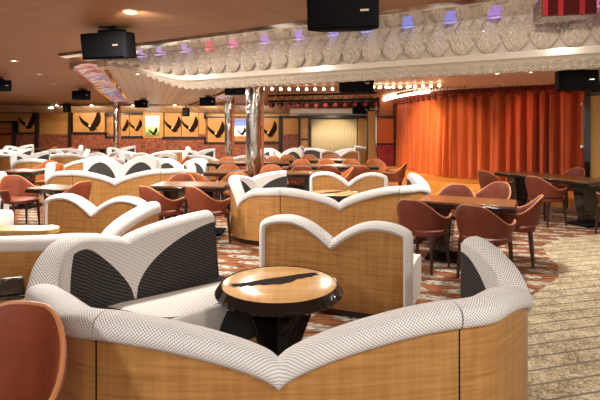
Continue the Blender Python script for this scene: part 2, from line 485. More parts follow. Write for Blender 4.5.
# downlights -------------------------------------------------------------
def downlight(x, y, z, label, r=.055):
    t = thing('downlight', label, 'ceiling light', (x, y, z), 0, 'recessed downlights')
    m = MB(); m.lathe([(r * .72, -.004), (r, -.012), (r * 1.25, -.006), (r * 1.3, .01)], 20); m.build('bezel', 'bezel', t)
    m = MB(); m.lathe([(.001, -.005), (r * .75, -.004)], 20); m.build('lens', 'lens', t)
    return t
for x, y, z, lb in [(-1.5, 4.29, 2.62, 'bright downlight in the brown ceiling above the hanging speaker'),
                    (-4.4, 7.46, 2.62, 'downlight in the brown ceiling nearest the left edge'),
                    (-5.0, 9.3, 2.62, 'middle one of three downlights in the brown ceiling on the left'),
                    (-5.8, 11.4, 2.62, 'downlight in the brown ceiling beside the left louvre strip'),
                    (-2.75, 8.2, 2.50, 'downlight set in the beige plank ceiling'),
                    (3.9, 8.2, 2.53, 'small downlight in the tan soffit before the curtain'),
                    (-1.75, 15.2, 2.62, 'small far downlight in the ceiling by the hanging speaker'),
                    (-8.6, 15.2, 2.62, 'far downlight above the eagle wall')]:
    downlight(x, y, z, lb)
t = thing('ceiling_lamp', 'bright oval lamp in the tan soffit in front of the stage', 'ceiling light', (3.35, 8.3, 2.53))
m = MB(); m.lathe([(.001, -.01), (.13, -.012), (.16, -.004), (.165, .01)], 28); o = m.build('lens', 'lens', t)

# ------------------------------------------------------------------ sofas
def catmull(P, per=18):
    """P: (x, y, z, kind, seam); z rises from each valley in a quarter-sine arc"""
    out = []; n = len(P)
    for i in range(n - 1):
        p0, p1, p2, p3 = (P[max(i - 1, 0)], P[i], P[i + 1], P[min(i + 2, n - 1)])
        for k in range(per + (1 if i == n - 2 else 0)):
            t = k / per
            xy = [.5 * (2 * p1[a] + (p2[a] - p0[a]) * t + (2 * p0[a] - 5 * p1[a] + 4 * p2[a] - p3[a]) * t * t +
                        (3 * p1[a] - p0[a] - 3 * p2[a] + p3[a]) * t ** 3) for a in (0, 1)]
            if p1[3] == 'v' and p2[3] == 'p': f = sin(PI / 2 * t) ** .72
            elif p1[3] == 'p' and p2[3] == 'v': f = 1 - sin(PI / 2 * (1 - t)) ** .72
            else: f = t
            dk1 = 1.0 if p1[3] == 'p' else 0.0; dk2 = 1.0 if p2[3] == 'p' else 0.0
            if dk1 == dk2: g = t
            elif dk1 < dk2: g = math.sqrt(max(0, 1 - (1 - t) ** 2))
            else: g = 1 - (1 - math.sqrt(max(0, 1 - t * t)))
            if dk1 != dk2: dk_ = g
            else: dk_ = dk1
            if i > 0 and P[i][3] == 'v' and P[i - 1][3] == 'p' and i + 2 < n and P[i + 2][3] == 'v':   # first hump of the wing leans to one side
                dk_ = min(1, max(0, (t - .25) / .5)) ** .7
            g = (dk_ - dk1) / (dk2 - dk1) if dk1 != dk2 else 0
            out.append((xy[0], xy[1], p1[2] + (p2[2] - p1[2]) * f, dk1 + (dk2 - dk1) * g, i + t))
    return out
RIM = [(-.002, -.098), (-.016, -.092), (-.027, -.074), (-.029, -.048), (-.022, -.022), (-.004, -.004), (.030, .006), (.075, .004), (.115, -.010),
       (.138, -.036), (.142, -.075)]
TH = .13
def booth(name, P, seams, seat, loc, rz, label, per=18, group=None):
    """curved banquette: wood-veneered outside, padded wavy rim, petal-patterned inside. seat: (from, to) control indices"""
    t = thing(name, label, 'sofa', loc, R(rz), group)
    pts = catmull(P, per); n = len(pts)
    nor = []; S_ = [0]
    for i in range(n):
        a = pts[max(i - 1, 0)]; c = pts[min(i + 1, n - 1)]
        dx, dy = c[0] - a[0], c[1] - a[1]; l = math.hypot(dx, dy) or 1
        nor.append((dy / l, -dx / l))
        if i: S_.append(S_[-1] + math.hypot(pts[i][0] - pts[i - 1][0], pts[i][1] - pts[i - 1][1]))
    P3 = lambda i, off, z: (pts[i][0] + nor[i][0] * off, pts[i][1] + nor[i][1] * off, z)
    cuts = [0] + [k * per for k in seams] + [n - 1]
    for a, c in zip(cuts[:-1], cuts[1:]):
        rg = list(range(a, c + 1))
        def ends(i):      # pull the two ends in by 3 mm so that the seam shows
            d = .004
            if i == a and a > 0: return S_[i] + d
            if i == c and c < n - 1: return S_[i] - d
            return S_[i]
        def shift(i, p):
            d = ends(i) - S_[i]
            return (p[0] - nor[i][1] * d, p[1] + nor[i][0] * d, p[2])
        m = MB(); rows = []; uvs = []
        for i in rg:
            zt = pts[i][2] - .086
            zs = [.07 + (zt - .07) * k / 4 for k in range(5)]
            rows.append([shift(i, P3(i, .03, .07))] + [shift(i, P3(i, 0, z)) for z in zs] + [shift(i, P3(i, .04, zt))])
            uvs.append([(S_[i], .05)] + [(S_[i], z) for z in zs] + [(S_[i], zt + .03)])
        m.sheet(rows, uvs); vp = m.build('veneer_panel', 'veneer', t)
        m = MB(); rows = []; uvs = []
        for i in rg:
            sl = 0
            rows.append([shift(i, P3(i, o, pts[i][2] + z)) for o, z in RIM])
            k = 0; uu = []
            for j, (o, z) in enumerate(RIM):
                if j: k += math.hypot(o - RIM[j - 1][0], z - RIM[j - 1][1])
                uu.append((S_[i], k))
            uvs.append(uu)
        m.sheet(rows, uvs)
        for i in (a, c):
            m.face([m.vert(shift(i, P3(i, o, pts[i][2] + z))) for o, z in RIM], 0, None, False)
        m.build('padded_rim', 'mesh', t)
    # inside of the back: dark petals under the humps, pale above
    s0, s1 = seat[0] * per, seat[1] * per
    m = MB(); rows = []; uvs = []
    for i in range(n):
        zb = .40 if s0 <= i <= s1 else .08
        zt = pts[i][2] - .03
        lean = .07 if s0 <= i <= s1 else .01
        bz = zb + (zt - .03 - zb) * min(.97, max(0.002, pts[i][3] * .97))
        zz = [zb + (bz - zb) * k / 3 for k in range(4)] + [bz + (zt - bz) * k / 3 for k in range(1, 4)]
        r = [P3(i, TH + .012 + lean * (1 - (z - zb) / (zt - zb)), z) for z in zz]
        rows.append(r); uvs.append([(S_[i], z) for z in zz])
    m.sheet(rows, uvs, matf=lambda i, j: 0 if j < 3 else 1)
    for i in (0, n - 1):   # close the ends
        m.face([m.vert(p) for p in [P3(i, 0, .07), P3(i, 0, pts[i][2] - .11)] + [P3(i, o, pts[i][2] + z) for o, z in ((.02, -.06), (.075, -.03), (.12, -.05))] +
                [rows[i][5], rows[i][3], rows[i][0], P3(i, TH + .02, .07)]], 1 if i else 0, None, False)
    m.build('inner_back', ['dark', 'pale'], t)
    m = MB(); m.sheet([[P3(i, .03, 0), P3(i, .03, .075), P3(i, TH - .01, .085), P3(i, TH - .01, 0)] for i in range(n)])
    m.build('plinth', 'darkleg', t)
    if s1 > s0:
        vi = max([k_ for k_ in range(seat[0], seat[1]) if P[k_][3] == 'v'] or [seat[0]])
        m = MB(); rows = []; uvs = []
        ctr = Vector((sum(p[0] for p in pts[s0:s1 + 1]) / (s1 - s0 + 1), sum(p[1] for p in pts[s0:s1 + 1]) / (s1 - s0 + 1)))
        nm = Vector((sum(q[0] for q in nor[s0:s1 + 1]), sum(q[1] for q in nor[s0:s1 + 1]))).normalized()
        for i in range(s0, s1 + 1):
            k = pts[i][3]; tt = pts[i][4] - vi
            d = (Vector(nor[i]) * .35 + nm * .65).normalized()
            tt = (tt + .5) / 1.5
            if tt <= 0: lo = hi = .08
            else:
                lo = .08 + .40 * tt
                hi = .08 + .92 * math.sqrt(1 - (1 - min(1, tt / .35)) ** 2)
                if tt > .55: hi = 1 - .60 * ((tt - .55) / .45) ** 1.6
                hi = max(hi, lo + .01)
            prof = []
            for f in (0, lo * .5, lo, lo + (hi - lo) * .35, lo + (hi - lo) * .7, hi, hi + (1 - hi) * .5, 1.0):
                prof.append((.13 + .52 * f, .425 + .022 * sin(PI * f) - .012 * f))
            prof += [(.672, .395), (.678, .355)]
            wf = .33 - .26 * (math.sqrt(max(0, 1 - ((tt - .42) / .2) ** 2)))
            prof += [(.670, .36 - (.36 - .10) * (1 - (wf - .07) / .26) * .98), (.655, .09)]
            rows.append([(pts[i][0] + nor[i][0] * min(o, .13) + d.x * max(0, o - .13), pts[i][1] + nor[i][1] * min(o, .13) + d.y * max(0, o - .13), z) for o, z in prof])
            uvs.append([(S_[i], o * 1.0) if q < 8 else (S_[i], 1 - z) for q, (o, z) in enumerate(prof)])
        def mf(i, j):
            if j < 2: return 0
            if j < 5: return 1
            if j < 7: return 0
            if j < 10: return 1 if .22 < (pts[min(s0 + i, n - 1)][4] - vi + .5) / 1.5 < .64 else 0
            return 0
        m.sheet(rows, uvs, matf=mf)
        for rw in (rows[0], rows[-1]):
            m.face([m.vert(p) for p in rw] + [m.vert((rw[0][0], rw[0][1], .09))], 0, None, False)
        m.build('seat_cushion', ['dark', 'pale'], t)
    return t
PA = [(1.24, 1.06, .90, 'p'), (1.35, .66, .65, 'v'), (1.07, .27, .80, 'p'), (.80, .12, .80, 'p'), (0, 0, .59, 'v'), (-.78, .03, .79, 'p'),
      (-1.12, .31, .755, 'p'), (-1.46, .76, .67, 'v'), (-1.42, 1.10, .895, 'p'), (-1.18, 1.40, .815, 'v'), (-.69, 1.90, .925, 'p')]
PB = PA[:6] + [(-1.06, .13, .77, 'p'), (-1.37, .34, .57, 'v'), (-1.53, .74, .89, 'p'), (-1.28, 1.14, .80, 'v'), (-.74, 1.22, .92, 'p')]
booth('curved_booth', PA, (3, 5), (7.3, 10) if False else (7, 10), (-.09, 2.04, 0), 0,
      'large curved booth sofa in front, honey veneer, dotted white rim dipping mid-way', 24)
bB = booth('curved_booth', PB, (3, 5), (8, 10), (.52, 6.36, 0), 0,
      'curved veneer booth sofa behind the two-humped loveseat, its spiked corner below the chrome column', 14)
kB = Kind(bB); kB.used = True
PC = PB[:9]
booth('curved_booth', PC, (3, 5), (0, 0), (-3.43, 9.0, 0), 4, 'broad veneer booth sofa left of centre with dark petals showing over its white rim', 12)
kB(-2.25, 13.9, -14, 'veneer booth sofa left of the big chrome column, dark slot in its rim')
kB(-8.0, 14.4, -6, 'veneer booth sofa with notched white corner beyond the small left table')
kB(-6.1, 12.5, 8, 'booth sofa with white peaks just behind the broad left booth')
kB(-5.2, 16.3, 0, 'far booth sofa with white rim in front of the paired eagle panels')
kB(-9.6, 17.6, 0, 'farthest left booth sofa with wavy white rim by the wood double doors')
kB(1.25, 18.7, 180, 'far booth sofa opening forward in front of the pale gold drape')

# left-hand divider sofa with a dotted rim
PJ = [(1.52, .86, .93, 'p'), (1.28, .36, .74, 'v'), (1.02, .08, .80, 'p'), (.5, .0, .80, 'p'), (0, 0, .79, 'p'), (-1.0, .03, .78, 'p'), (-2.0, .1, .78, 'p')]
booth('booth_divider', PJ, (4,), (0, 0), (-2.78, 3.46, 0), 0, 'low veneer divider with a level dotted white rim behind the front booth, at the left', 8)

def loveseat():
    W = 1.34; t = thing('loveseat', 'x', 'sofa')
    zf = lambda x: (.62 + .19 * sin(PI / 2 * min(1, abs(x) / .40)) ** .85) if abs(x) <= .40 else .81 - .10 * (1 - math.sqrt(max(0, 1 - ((abs(x) - .40) / .27) ** 2)))
    xs = [-.655 + 1.31 * k / 60 for k in range(61)]
    path = [(-.67, .10), (-.67, .35), (-.67, .62), (-.668, .70)] + [(x, zf(x)) for x in xs] + [(.668, .70), (.67, .62), (.67, .35), (.67, .10)]
    nn = []
    for i in range(len(path)):
        a, c = path[max(i - 1, 0)], path[min(i + 1, len(path) - 1)]
        dx, dz = c[0] - a[0], c[1] - a[1]; l = math.hypot(dx, dz); nn.append((dz / l, -dx / l))
    prof = [(.058, .006), (.055, -.008), (.035, -.020), (.012, -.014), (-.004, .010), (-.010, .05), (-.008, .10), (.004, .13), (.05, .145)]
    m = MB(); rows = []; uvs = []; s_ = 0
    for i, (x, z) in enumerate(path):
        if i: s_ += math.hypot(x - path[i - 1][0], z - path[i - 1][1])
        rows.append([(x + nn[i][0] * a, y, z + nn[i][1] * a) for a, y in prof]); uvs.append([(s_, k * .022) for k in range(len(prof))])
    m.sheet(rows, uvs); m.build('padded_border', 'mesh', t)
    m = MB()
    xs2 = [-.63 + 1.26 * k / 48 for k in range(49)]
    rows = []; uvs = []
    for x in xs2:
        zt = zf(x) - .035
        zz = [.06, .09] + [.09 + (zt - .09) * k / 4 for k in range(1, 5)]
        rows.append([(x, .02, .06)] + [(x, .0, z) for z in zz[1:]]); uvs.append([(x, z) for z in zz])
    m.sheet(rows, uvs); m.build('veneer_panel', 'veneer', t)
    m = MB(); rows = []; uvs = []
    for x in xs2:
        zt = zf(x) - .02; q = abs(x)
        fr = .80 * math.sqrt(max(0, 1 - ((q - .34) / .27) ** 2)) if .07 < q < .61 else 0
        bz = .40 + (zt - .40) * max(fr, .004)
        zz = [.40, (.40 + bz) / 2, bz, (bz + zt) / 2, zt]
        rows.append([(x, .145 + .07 * (1 - (z - .4) / .4), z) for z in zz]); uvs.append([(x, z) for z in zz])
    m.sheet(rows, uvs, matf=lambda i, j: 0 if j < 2 else 1); m.build('inner_back', ['dark', 'pale'], t)
    m = MB(); rows = []; uvs = []
    for k in range(41):
        x = -.66 + 1.32 * k / 40; q = abs(x)
        hi = .05 + .9 * (math.sqrt(max(0, 1 - ((q - .34) / .30) ** 2)) if .05 < q < .64 else 0)
        ys = [.15, .15 + .50 * hi * .5, .15 + .50 * hi, .15 + .50 * (hi + 1) / 2, .65]
        r = [(x, y, .43 + .015 * sin(PI * (y - .15) / .5)) for y in ys] + [(x, .675, .40), (x, .675, .24), (x, .66, .09)]
        rows.append(r); uvs.append([(x, y) for y in ys] + [(x, .7), (x, .86), (x, 1.0)])
    m.sheet(rows, uvs, matf=lambda i, j: 0 if j < 2 else 1)
    for rw in (rows[0], rows[-1]): m.face([m.vert(p) for p in rw] + [m.vert((rw[0][0], .12, .09))], 1, None, False)
    m.build('seat_cushion', ['dark', 'pale'], t)
    m = MB(); m.box((0, .33, .045), (1.2, .56, .09)); m.build('plinth', 'darkleg', t)
    return t
LS = Kind(loveseat())
G = 'two-humped loveseats'
LS(.255, 4.10, -22, 'two-humped loveseat with framed veneer back just beyond the round coffee table')
LS(-2.37, 5.52, -16, 'two-humped loveseat with veneer back at the left, behind the dotted divider')
LS(.83, 8.35, -10, 'two-humped loveseat inside the second booth, behind its small round table')
LS(-2.95, 12.2, 176, 'loveseat facing forward with dark petal back and white seat, left of the long centre table')
LS(-3.82, 10.5, 182, 'loveseat facing forward whose dark petals show above the broad left booth', scale=1.2)
LS(-4.74, 6.2, -95, 'loveseat cut by the left edge of the picture, charcoal inside showing')
LS(-5.95, 8.55, 215, 'loveseat with white and dark petals at the left edge beside the small table')
LS(-4.42, 14.8, 180, 'far forward-facing loveseat under the backlit green picture')
LS(1.35, 16.2, 8, 'far loveseat with its tan veneer back toward us below the gold drape')
LS(-8.3, 17.2, 180, 'far forward-facing loveseat below the single left eagle panel')
LS(-5.84, 15.0, 180, 'forward-facing loveseat among the white sofas under the large eagle panel')
LS(-.62, 16.3, 180, 'far forward-facing loveseat with white arch right of the big chrome column', scale=1.1)

# ------------------------------------------------------------------ tables
def coffee_table():
    t = thing('coffee_table', 'x', 'table')
    m = MB(); m.lathe([(.001, .552), (.20, .552), (.375, .552), (.383, .549), (.384, .53)], 64)
    wing = [(-.336, -.03), (-.27, -.02), (-.20, .012), (-.094, .076), (.013, .122), (.12, .18), (.225, .222), (.296, .205), (.27, .16), (.235, .15), (.225, .125),
            (.188, .108), (.16, .085), (.12, .072), (.10, .03), (.08, .0), (.04, -.02), (.013, -.045), (-.04, -.04), (-.094, -.06), (-.14, -.05), (-.18, -.08), (-.21, -.068),
            (-.25, -.105), (-.26, -.08), (-.305, -.11), (-.295, -.075), (-.34, -.085), (-.31, -.052)]
    ca, sa = 1.0, 0.0
    m.face([m.vert((x * ca - y * sa, x * sa + y * ca, .5527)) for x, y in wing], 1, None, False)
    m.face([m.vert(p) for p in ((.255, .19, .5532), (.29, .22, .5532), (.315, .195, .5532), (.285, .17, .5532))], 2, None, False)
    m.build('tabletop', ['tablewood', 'eagle', 'eaglehead'], t)
    m = MB(); nn = 132
    m.lathe([(.384, .551), (.390, .5535), (.397, .548), (.424, .500), (.421, .486), (.408, .478), (.10, .485)], nn,
            scallop=lambda i, j: .02 * abs(sin(2 * PI * i / nn * 22)) * (1 if 3 <= j <= 5 else 0))
    m.build('fluted_rim', 'black', t)
    for k in range(4):
        a = R(20 + 90 * k); m = MB()
        ed = [(.235, .46), (.225, .40), (.17, .25), (.125, .12), (.14, .04), (.21, .0)]
        rows = []
        for r, z in ed:
            th = .035 + .06 * (z / .46)
            rows.append([(cos(a) * rr - sin(a) * s_, sin(a) * rr + cos(a) * s_, z) for rr, s_ in
                         ((.015, -.012), (r * .6, -th * .7), (r, -th), (r + .012, 0), (r, th), (r * .6, th * .7), (.015, .012))])
        m.sheet(rows)
        for rw in (rows[0], rows[-1]): m.face([m.vert(p) for p in rw], 0, None, False)
        m.build('pedestal_fin', 'black', t)
    m = MB(); m.lathe([(.001, .012), (.20, .014), (.225, .008), (.228, 0)], 40); m.build('base', 'black', t)
    return t
CT = Kind(coffee_table())
CT(-.14, 3.27, 0, 'round coffee table with inlaid eagle top and fluted black rim, inside the front booth')
CT(.55, 7.75, 10, 'round coffee table showing only its pale top behind the rim of the second booth')

def dining(L_, W_):
    t = thing('dining_table', 'x', 'table')
    m = MB(); m.box((0, 0, .728), (L_, W_, .024)); m.build('tabletop', 'tabletop', t, .004)
    m = MB(); m.box((0, 0, .689), (L_ + .03, W_ + .03, .056)); m.build('edge_band', 'black', t, .006)
    for sx in ((-1, 1) if L_ > 1 else (0,)):
        m = MB(); x = sx * (L_ / 2 - .28)
        m.box((x, 0, .345), (.13, .26, .64), 0, 0, 1.7); m.build('pedestal', 'black', t, .01)
        m = MB(); m.box((x, 0, .016), (.42, min(.5, W_ * .8), .03)); m.build('foot_plate', 'blackmatte', t, .006)
    return t
TL = Kind(dining(1.95, .66)); TM = Kind(dining(1.10, .60)); TS = Kind(dining(.74, .62))
t = thing('low_table', 'low honey wood table cut by the left edge, before the dotted divider', 'table', (-2.35, 2.98, 0), R(-4))
m = MB(); m.box((0, 0, .515), (1.3, .44, .05)); m.build('tabletop', 'tablewood', t, .012)
m = MB(); m.box((0, 0, .46), (1.2, .36, .06)); m.build('apron', 'redwood', t, .008)
for x in (-.5, .5):
    m = MB(); m.box((x, 0, .22), (.10, .28, .44)); m.build('leg', 'black', t, .008)
t = thing('ledge_table', 'narrow honey wood ledge table with rounded end just behind the dotted divider', 'table', (-2.85, 4.06, 0), R(1))
m = MB(); m.prism([(-1, -.11), (.72, -.11), (.78, -.09), (.81, -.05), (.82, 0), (.81, .05), (.78, .09), (.72, .11), (-1, .11)], .71, .755, 0, 'z'); m.build('tabletop', 'tablewood', t, .008)
for x in (-.7, .4):
    m = MB(); m.box((x, 0, .355), (.08, .14, .71)); m.build('leg', 'black', t, .008)
TM(2.02, 5.85, -26, 'dark-edged cafe table with chairs at the right, in front of the stage', scale=.97)
TL(4.45, 8.6, 112, 'long cafe table at the far right, before the red end of the curtain')
TM(-1.64, 7.36, -3, 'cafe table behind the pair of rust chairs left of the second booth')
TS(-3.86, 7.7, -12, 'small cafe table at the left between two rust chairs', scale=.88)
TL(.75, 10.95, -3, 'long cafe table across the centre behind the small loveseat')
TL(.56, 12.9, -2, 'second long cafe table, just behind the long centre table')
TL(-1.25, 11.95, 0, 'long cafe table crossing behind the big chrome column')
TS(-1.42, 9.5, -10, 'small dark cafe table left of the big chrome column among orange chairs')
TL(-11.3, 19.5, 0, 'dark far table at the left edge by the back wall')
TL(-8.75, 19.9, 0, 'far table below the large single eagle panel')
TS(-5.5, 9.7, 0, 'small dark table behind the left rust chair')
TM(-.1, 9.3, 0, 'cafe table right of the big chrome column behind the second booth')

def chair(name, mat, seatmat):
    t = thing(name, 'x', 'chair')
    m = MB(); rows = []; K = 34; top = []
    prof = lambda th: .605 + .197 * (.5 + .5 * cos(PI * min(1, max(0, abs(th) - 12) / 78.0))) if abs(th) < 96 else .605 + .02 * (abs(th) - 96) / 32
    for i in range(K + 1):
        th = -128 + 256 * i / K; a = R(th)
        zt = prof(th); r_in = []; r_out = []
        flare = .03 * max(0, (abs(th) - 85) / 43)
        for f in (0, .25, .5, .75, .94, 1):
            zb_ = .475 - .02 * (abs(th) > 100); z = zb_ + (zt - zb_) * f
            k = .245 + .035 * f + flare * f; ky = .245 + .055 * f
            if abs(th) > 90: ky *= .98
            x, y = sin(a) * k, -cos(a) * ky
            th_ = .014 if f < 1 else .006
            r_out.append((x * (1 + th_ / .26), y * (1 + th_ / .26), z)); r_in.append((x * (1 - th_ / .26), y * (1 - th_ / .26), z))
        rows.append(r_out + r_in[::-1]); top.append((sin(a) * (.28 + flare), -cos(a) * (.30 if abs(th) <= 90 else .294), zt))
    m.sheet(rows)
    for rw in (rows[0], rows[-1]): m.face([m.vert(p) for p in rw], 0, None, False)
    br = m.build('backrest', mat, t)
    m = MB(); m.tube(top, .009, 6); m.build('piping', 'piping', br)
    m = MB(); rows = []
    for i in range(36):
        a = 2 * PI * i / 36
        c_, s_ = cos(a), sin(a); e = .62
        x = math.copysign(abs(c_) ** e, c_) * .235; y = math.copysign(abs(s_) ** e, s_) * .245 + .02
        rows.append([(x * q, y * q if q > .01 else .02, z) for q, z in ((.001, .478), (.5, .476), (.86, .466), (.98, .448), (1.0, .425), (.96, .40), (.001, .395))])
    m.sheet(rows, closed_u=True); m.build('seat', seatmat, t)
    for sx, sy in ((-1, 1), (1, 1), (-1, -1), (1, -1)):
        m = MB(); p0 = (sx * .185, sy * .18 + .02, .42); p1 = (sx * .20, sy * .215 + .02, 0)
        m.tube([p0, tuple((p0[k] + p1[k]) / 2 for k in range(3)), p1], [.024, .021, .015], 8)
        m.build('leg', 'darkleg', t)
    return t
CR = Kind(chair('tub_chair', 'chair', 'chairseat')); CW = Kind(chair('tub_chair', 'wine', 'wine')); CO = Kind(chair('tub_chair', 'orange', 'orange'))
CR(-1.14, 1.60, 168, 'rust ribbed tub chair close in the front left corner, its back against the booth', scale=1.12)
g = 'chairs round the near right table'
CW(1.40, 5.51, -42, 'wine red tub chair seen from behind beside the right end of the second booth', g)
CW(1.95, 5.13, -46, 'wine red tub chair seen from behind, right of its twin at the near right table', g)
CW(2.55, 5.75, 64, 'wine red tub chair tucked into the right end of the near right table', g)
CW(2.06, 6.48, 152, 'tub chair across the near right table, backed by the stage floor', g)
CW(2.66, 6.85, 120, 'half hidden tub chair at the far corner of the near right table, beside the stage', g)
g = 'chairs round the far right table'
CW(4.02, 7.95, -66, 'wine red tub chair on the aisle side of the far right table', g)
CW(3.60, 8.95, -66, 'wine red tub chair against the curtain at the left corner of the far right table', g)
CW(5.15, 9.35, 105, 'wine red tub chair behind the far right table, its round top against the curtain', g)
CW(5.42, 8.6, 112, 'tub chair at the right edge behind the far right table', g)
CW(4.72, 7.15, 20, 'wine red tub chair cut by the right edge, nearest at the far table', g)
g = 'chairs at the table left of the second booth'
CR(-1.92, 6.74, -38, 'rust tub chair seen from behind, left one of the pair before the second booth', g)
CR(-1.27, 6.68, -42, 'rust tub chair seen from behind, touching the left corner of the second booth', g)
CR(-2.0, 7.98, 178, 'rust tub chair on the far side of the table behind the pair of rust chairs', g)
g = 'chairs at the small left table'
CR(-4.5, 7.78, -125, 'rust tub chair facing right at the small left table, dark legs showing', g)
CR(-3.42, 7.2, 70, 'rust tub chair with its back to the broad left booth at the small table', g)
g = 'chairs along the long centre tables'
for x, y, r, lb in [(.0, 10.24, 8, 'at the left end of the long centre table, near side'), (.62, 10.33, -14, 'second from the left on the near side of the long centre table'),
                    (1.28, 10.25, -14, 'at the long centre table, seen over the small loveseat'),
                    (2.05, 10.75, 75, 'at the right end of the long centre table, facing left')]:
    CR(x, y, r, 'rust tub chair ' + lb, g)
for x, y, r, lb in [(.03, 11.7, 180, 'first from the left between the two long centre tables'), (.645, 11.75, 180, 'second from the left between the two long centre tables'),
                    (1.25, 11.7, 180, 'third from the left between the two long centre tables'), (1.85, 11.75, 180, 'rightmost between the two long centre tables'),
                    (-.35, 13.65, 180, 'at the left behind the second long centre table'), (.25, 13.7, 180, 'in the middle behind the second long centre table'),
                    (.9, 13.65, 180, 'at the right behind the second long centre table')]:
    CO(x, y, r, 'orange tub chair ' + lb, g)
g = 'orange chairs by the big chrome column'
for x, y, r, lb in [(-1.5, 10.2, 190, 'between the small dark table and the big column'),
                    (-1.15, 8.75, 10, 'in front of the small dark table, left of the big column'), (-1.8, 8.75, -20, 'at the left of the small dark table by the column'),
                    (-.56, 9.98, -170, 'just right of the big column, at the cafe table'), (.74, 9.5, 92, 'at the right end of the cafe table right of the big column'),
                    (-1.93, 12.65, 180, 'behind the long table at the left, beyond the big column'), (-1.32, 12.72, 180, 'behind the long table, middle one beyond the big column'),
                    (-.72, 12.76, 180, 'behind the long table, right of the big column')]:
    CO(x, y, r, 'orange tub chair ' + lb, g)
g = 'far rust chairs on the left'
for x, y, r, lb in [(-5.35, 10.35, 170, 'behind the small dark table on the left'), (-6.1, 11.3, 150, 'by the booth sofa with white peaks on the left'),
                    (-3.35, 13.3, 90, 'red side turned, right of the forward-facing loveseat with white seat'),
                    (-10.09, 19.5, 80, 'at the right end of the dark far table'),
                    (-8.9, 19.2, 0, 'in front of the far table below the large eagle panel'), (-7.2, 19.6, 90, 'at the right end of the far table near the thin chrome column'),
                    (-4.9, 18.9, 10, 'far off beneath the backlit green picture'), (-11.9, 18.8, 0, 'farthest left by the dark far table')]:
    CO(x, y, r, 'rust tub chair ' + lb, g)

# small black menu box on the left coffee table
t = thing('menu_stand', 'small black glossy menu stand on the coffee table at the left edge', 'menu stand', (-1.78, 3.0, .553), R(20))
m = MB(); m.box((0, 0, .008), (.15, .10, .016)); m.build('base', 'black', t, .003)
m = MB(); m.box((0, .0, .065), (.15, .045, .10), 0, 0, .8); m.build('holder', 'black', t, .006)

# ------------------------------------------------------------------ columns
def column(x, y, r, label):
    t = thing('chrome_column', label, 'column', (x, y, 0))
    m = MB(); m.lathe([(r, .10), (r, .9), (r, 1.7), (r, 2.55)], 40); m.build('shaft', 'hammered', t)
    m = MB(); m.lathe([(r + .05, 0), (r + .05, .08), (r + .01, .11)], 32); m.build('base', 'chrome', t)
    m = MB(); m.lathe([(r + .01, 2.5), (r + .04, 2.54), (r + .04, 2.62)], 32); m.build('capital', 'chrome', t)
    m = MB(); m.box((r + .035, .05, 1.3), (.05, .16, 2.56)); m.build('reflection_strip', 'redwood', t, .005)  # red-brown strip built in place of reflections along the shaft
column(-1.02, 10.6, .165, 'big hammered chrome column left of centre with a red strip added for reflections')
column(-2.45, 16.6, .13, 'thinner hammered chrome column between the eagle panels and the blue picture')
column(-7.55, 19.9, .10, 'thin far chrome column in front of the left eagle wall')

# ------------------------------------------------------------------ back wall (drawn on a 44 mm module; u along the wall, v down from eye height)
Q = .04433; WY = 22.4
def X_(a): return (a - 300) * Q * 22.4 / 21.5
def Z_(v): return 1.6 - (v - 127) * Q * 22.4 / 21.5
def wallbox(bm, u0, u1, v0, v1, d=.06, y=WY, mat=0):
    bm.box(((X_(u0) + X_(u1)) / 2, y - d / 2, (Z_(v0) + Z_(v1)) / 2), (X_(u1) - X_(u0), d, Z_(v0) - Z_(v1)), 0, mat)
b = MB(); wallbox(b, -20, 300, 134, 166, .10); b.build('wall_back_wainscot', 'granite')['kind'] = 'structure'
EAG = [(-.02, -.30), (-.14, -.22), (-.34, -.05), (-.62, .12), (-.98, .52), (-.93, .22), (-.80, -.05), (-.60, -.28), (-.36, -.46), (-.16, -.55),
       (-.10, -.72), (.02, -.86), (.10, -.78), (.22, -.86), (.40, -.70), (.62, -.74), (.42, -.58), (.62, -.42), (.84, -.06), (.88, .40), (.74, .78), (.58, .98),
       (.50, .60), (.36, .26), (.22, -.02), (.12, -.20)]
HEAD = [(-.13, -.40), (-.08, -.26), (.02, -.24), (.08, -.33), (.05, -.44), (-.06, -.46)]
def eagle_panel(u0, u1, v0, v1, label, cx=None, s_=None, mat='panelwood', group=None):
    t = thing('eagle_panel', label, 'wall art', ((X_(u0) + X_(u1)) / 2, WY - .11, (Z_(v0) + Z_(v1)) / 2), 0)
    wd, h = X_(u1) - X_(u0), Z_(v0) - Z_(v1)
    m = MB(); m.box((0, 0, 0), (wd - .03, .04, h)); m.build('panel', mat, t, .006)
    cx = 0 if cx is None else (cx - (u0 + u1) / 2) * Q; s_ = s_ or min(wd, h) * .42
    m = MB(); m.prism([(cx + x * s_, z * s_) for x, z in EAG], -.045, -.018); e = m.build('eagle', 'eagle', t, label='dark carved eagle with raised wings')
    m = MB(); m.prism([(cx + x * s_ - .05 * s_, z * s_) for x, z in HEAD], -.05, -.03); m.build('head', 'eaglehead', e)
eagle_panel(20, 37, 111, 132, 'far left eagle panel beside the wood double doors', 29, .42)
eagle_panel(74, 106, 111, 132, 'large single eagle panel between the doors and the thin chrome column', 92, .54)
eagle_panel(118, 130.5, 115, 136, 'eagle panel just right of the thin chrome column', 124, .31)
eagle_panel(130.5, 143, 115, 136, 'eagle panel just left of the backlit green picture', 137, .31)
eagle_panel(165, 182, 113, 136.5, 'eagle panel just right of the backlit green picture', 174, .41)
eagle_panel(182, 199, 113, 136.5, 'second eagle panel right of the backlit green picture', 191, .41)
eagle_panel(208, 226, 118, 142, 'eagle panel on darker wood beside the thinner chrome column', 217, .44)
eagle_panel(261, 279, 118, 141, 'eagle panel behind the right side of the big chrome column', 269, .42)
b = MB(); wallbox(b, 199, 206, 113, 136.5, .09); struct(b.build('wall_back_panel', 'panelwood'))
b = MB(); wallbox(b, -18, 20, 113, 121, .09); struct(b.build('wall_back_panel', 'panelwood'))
b = MB()
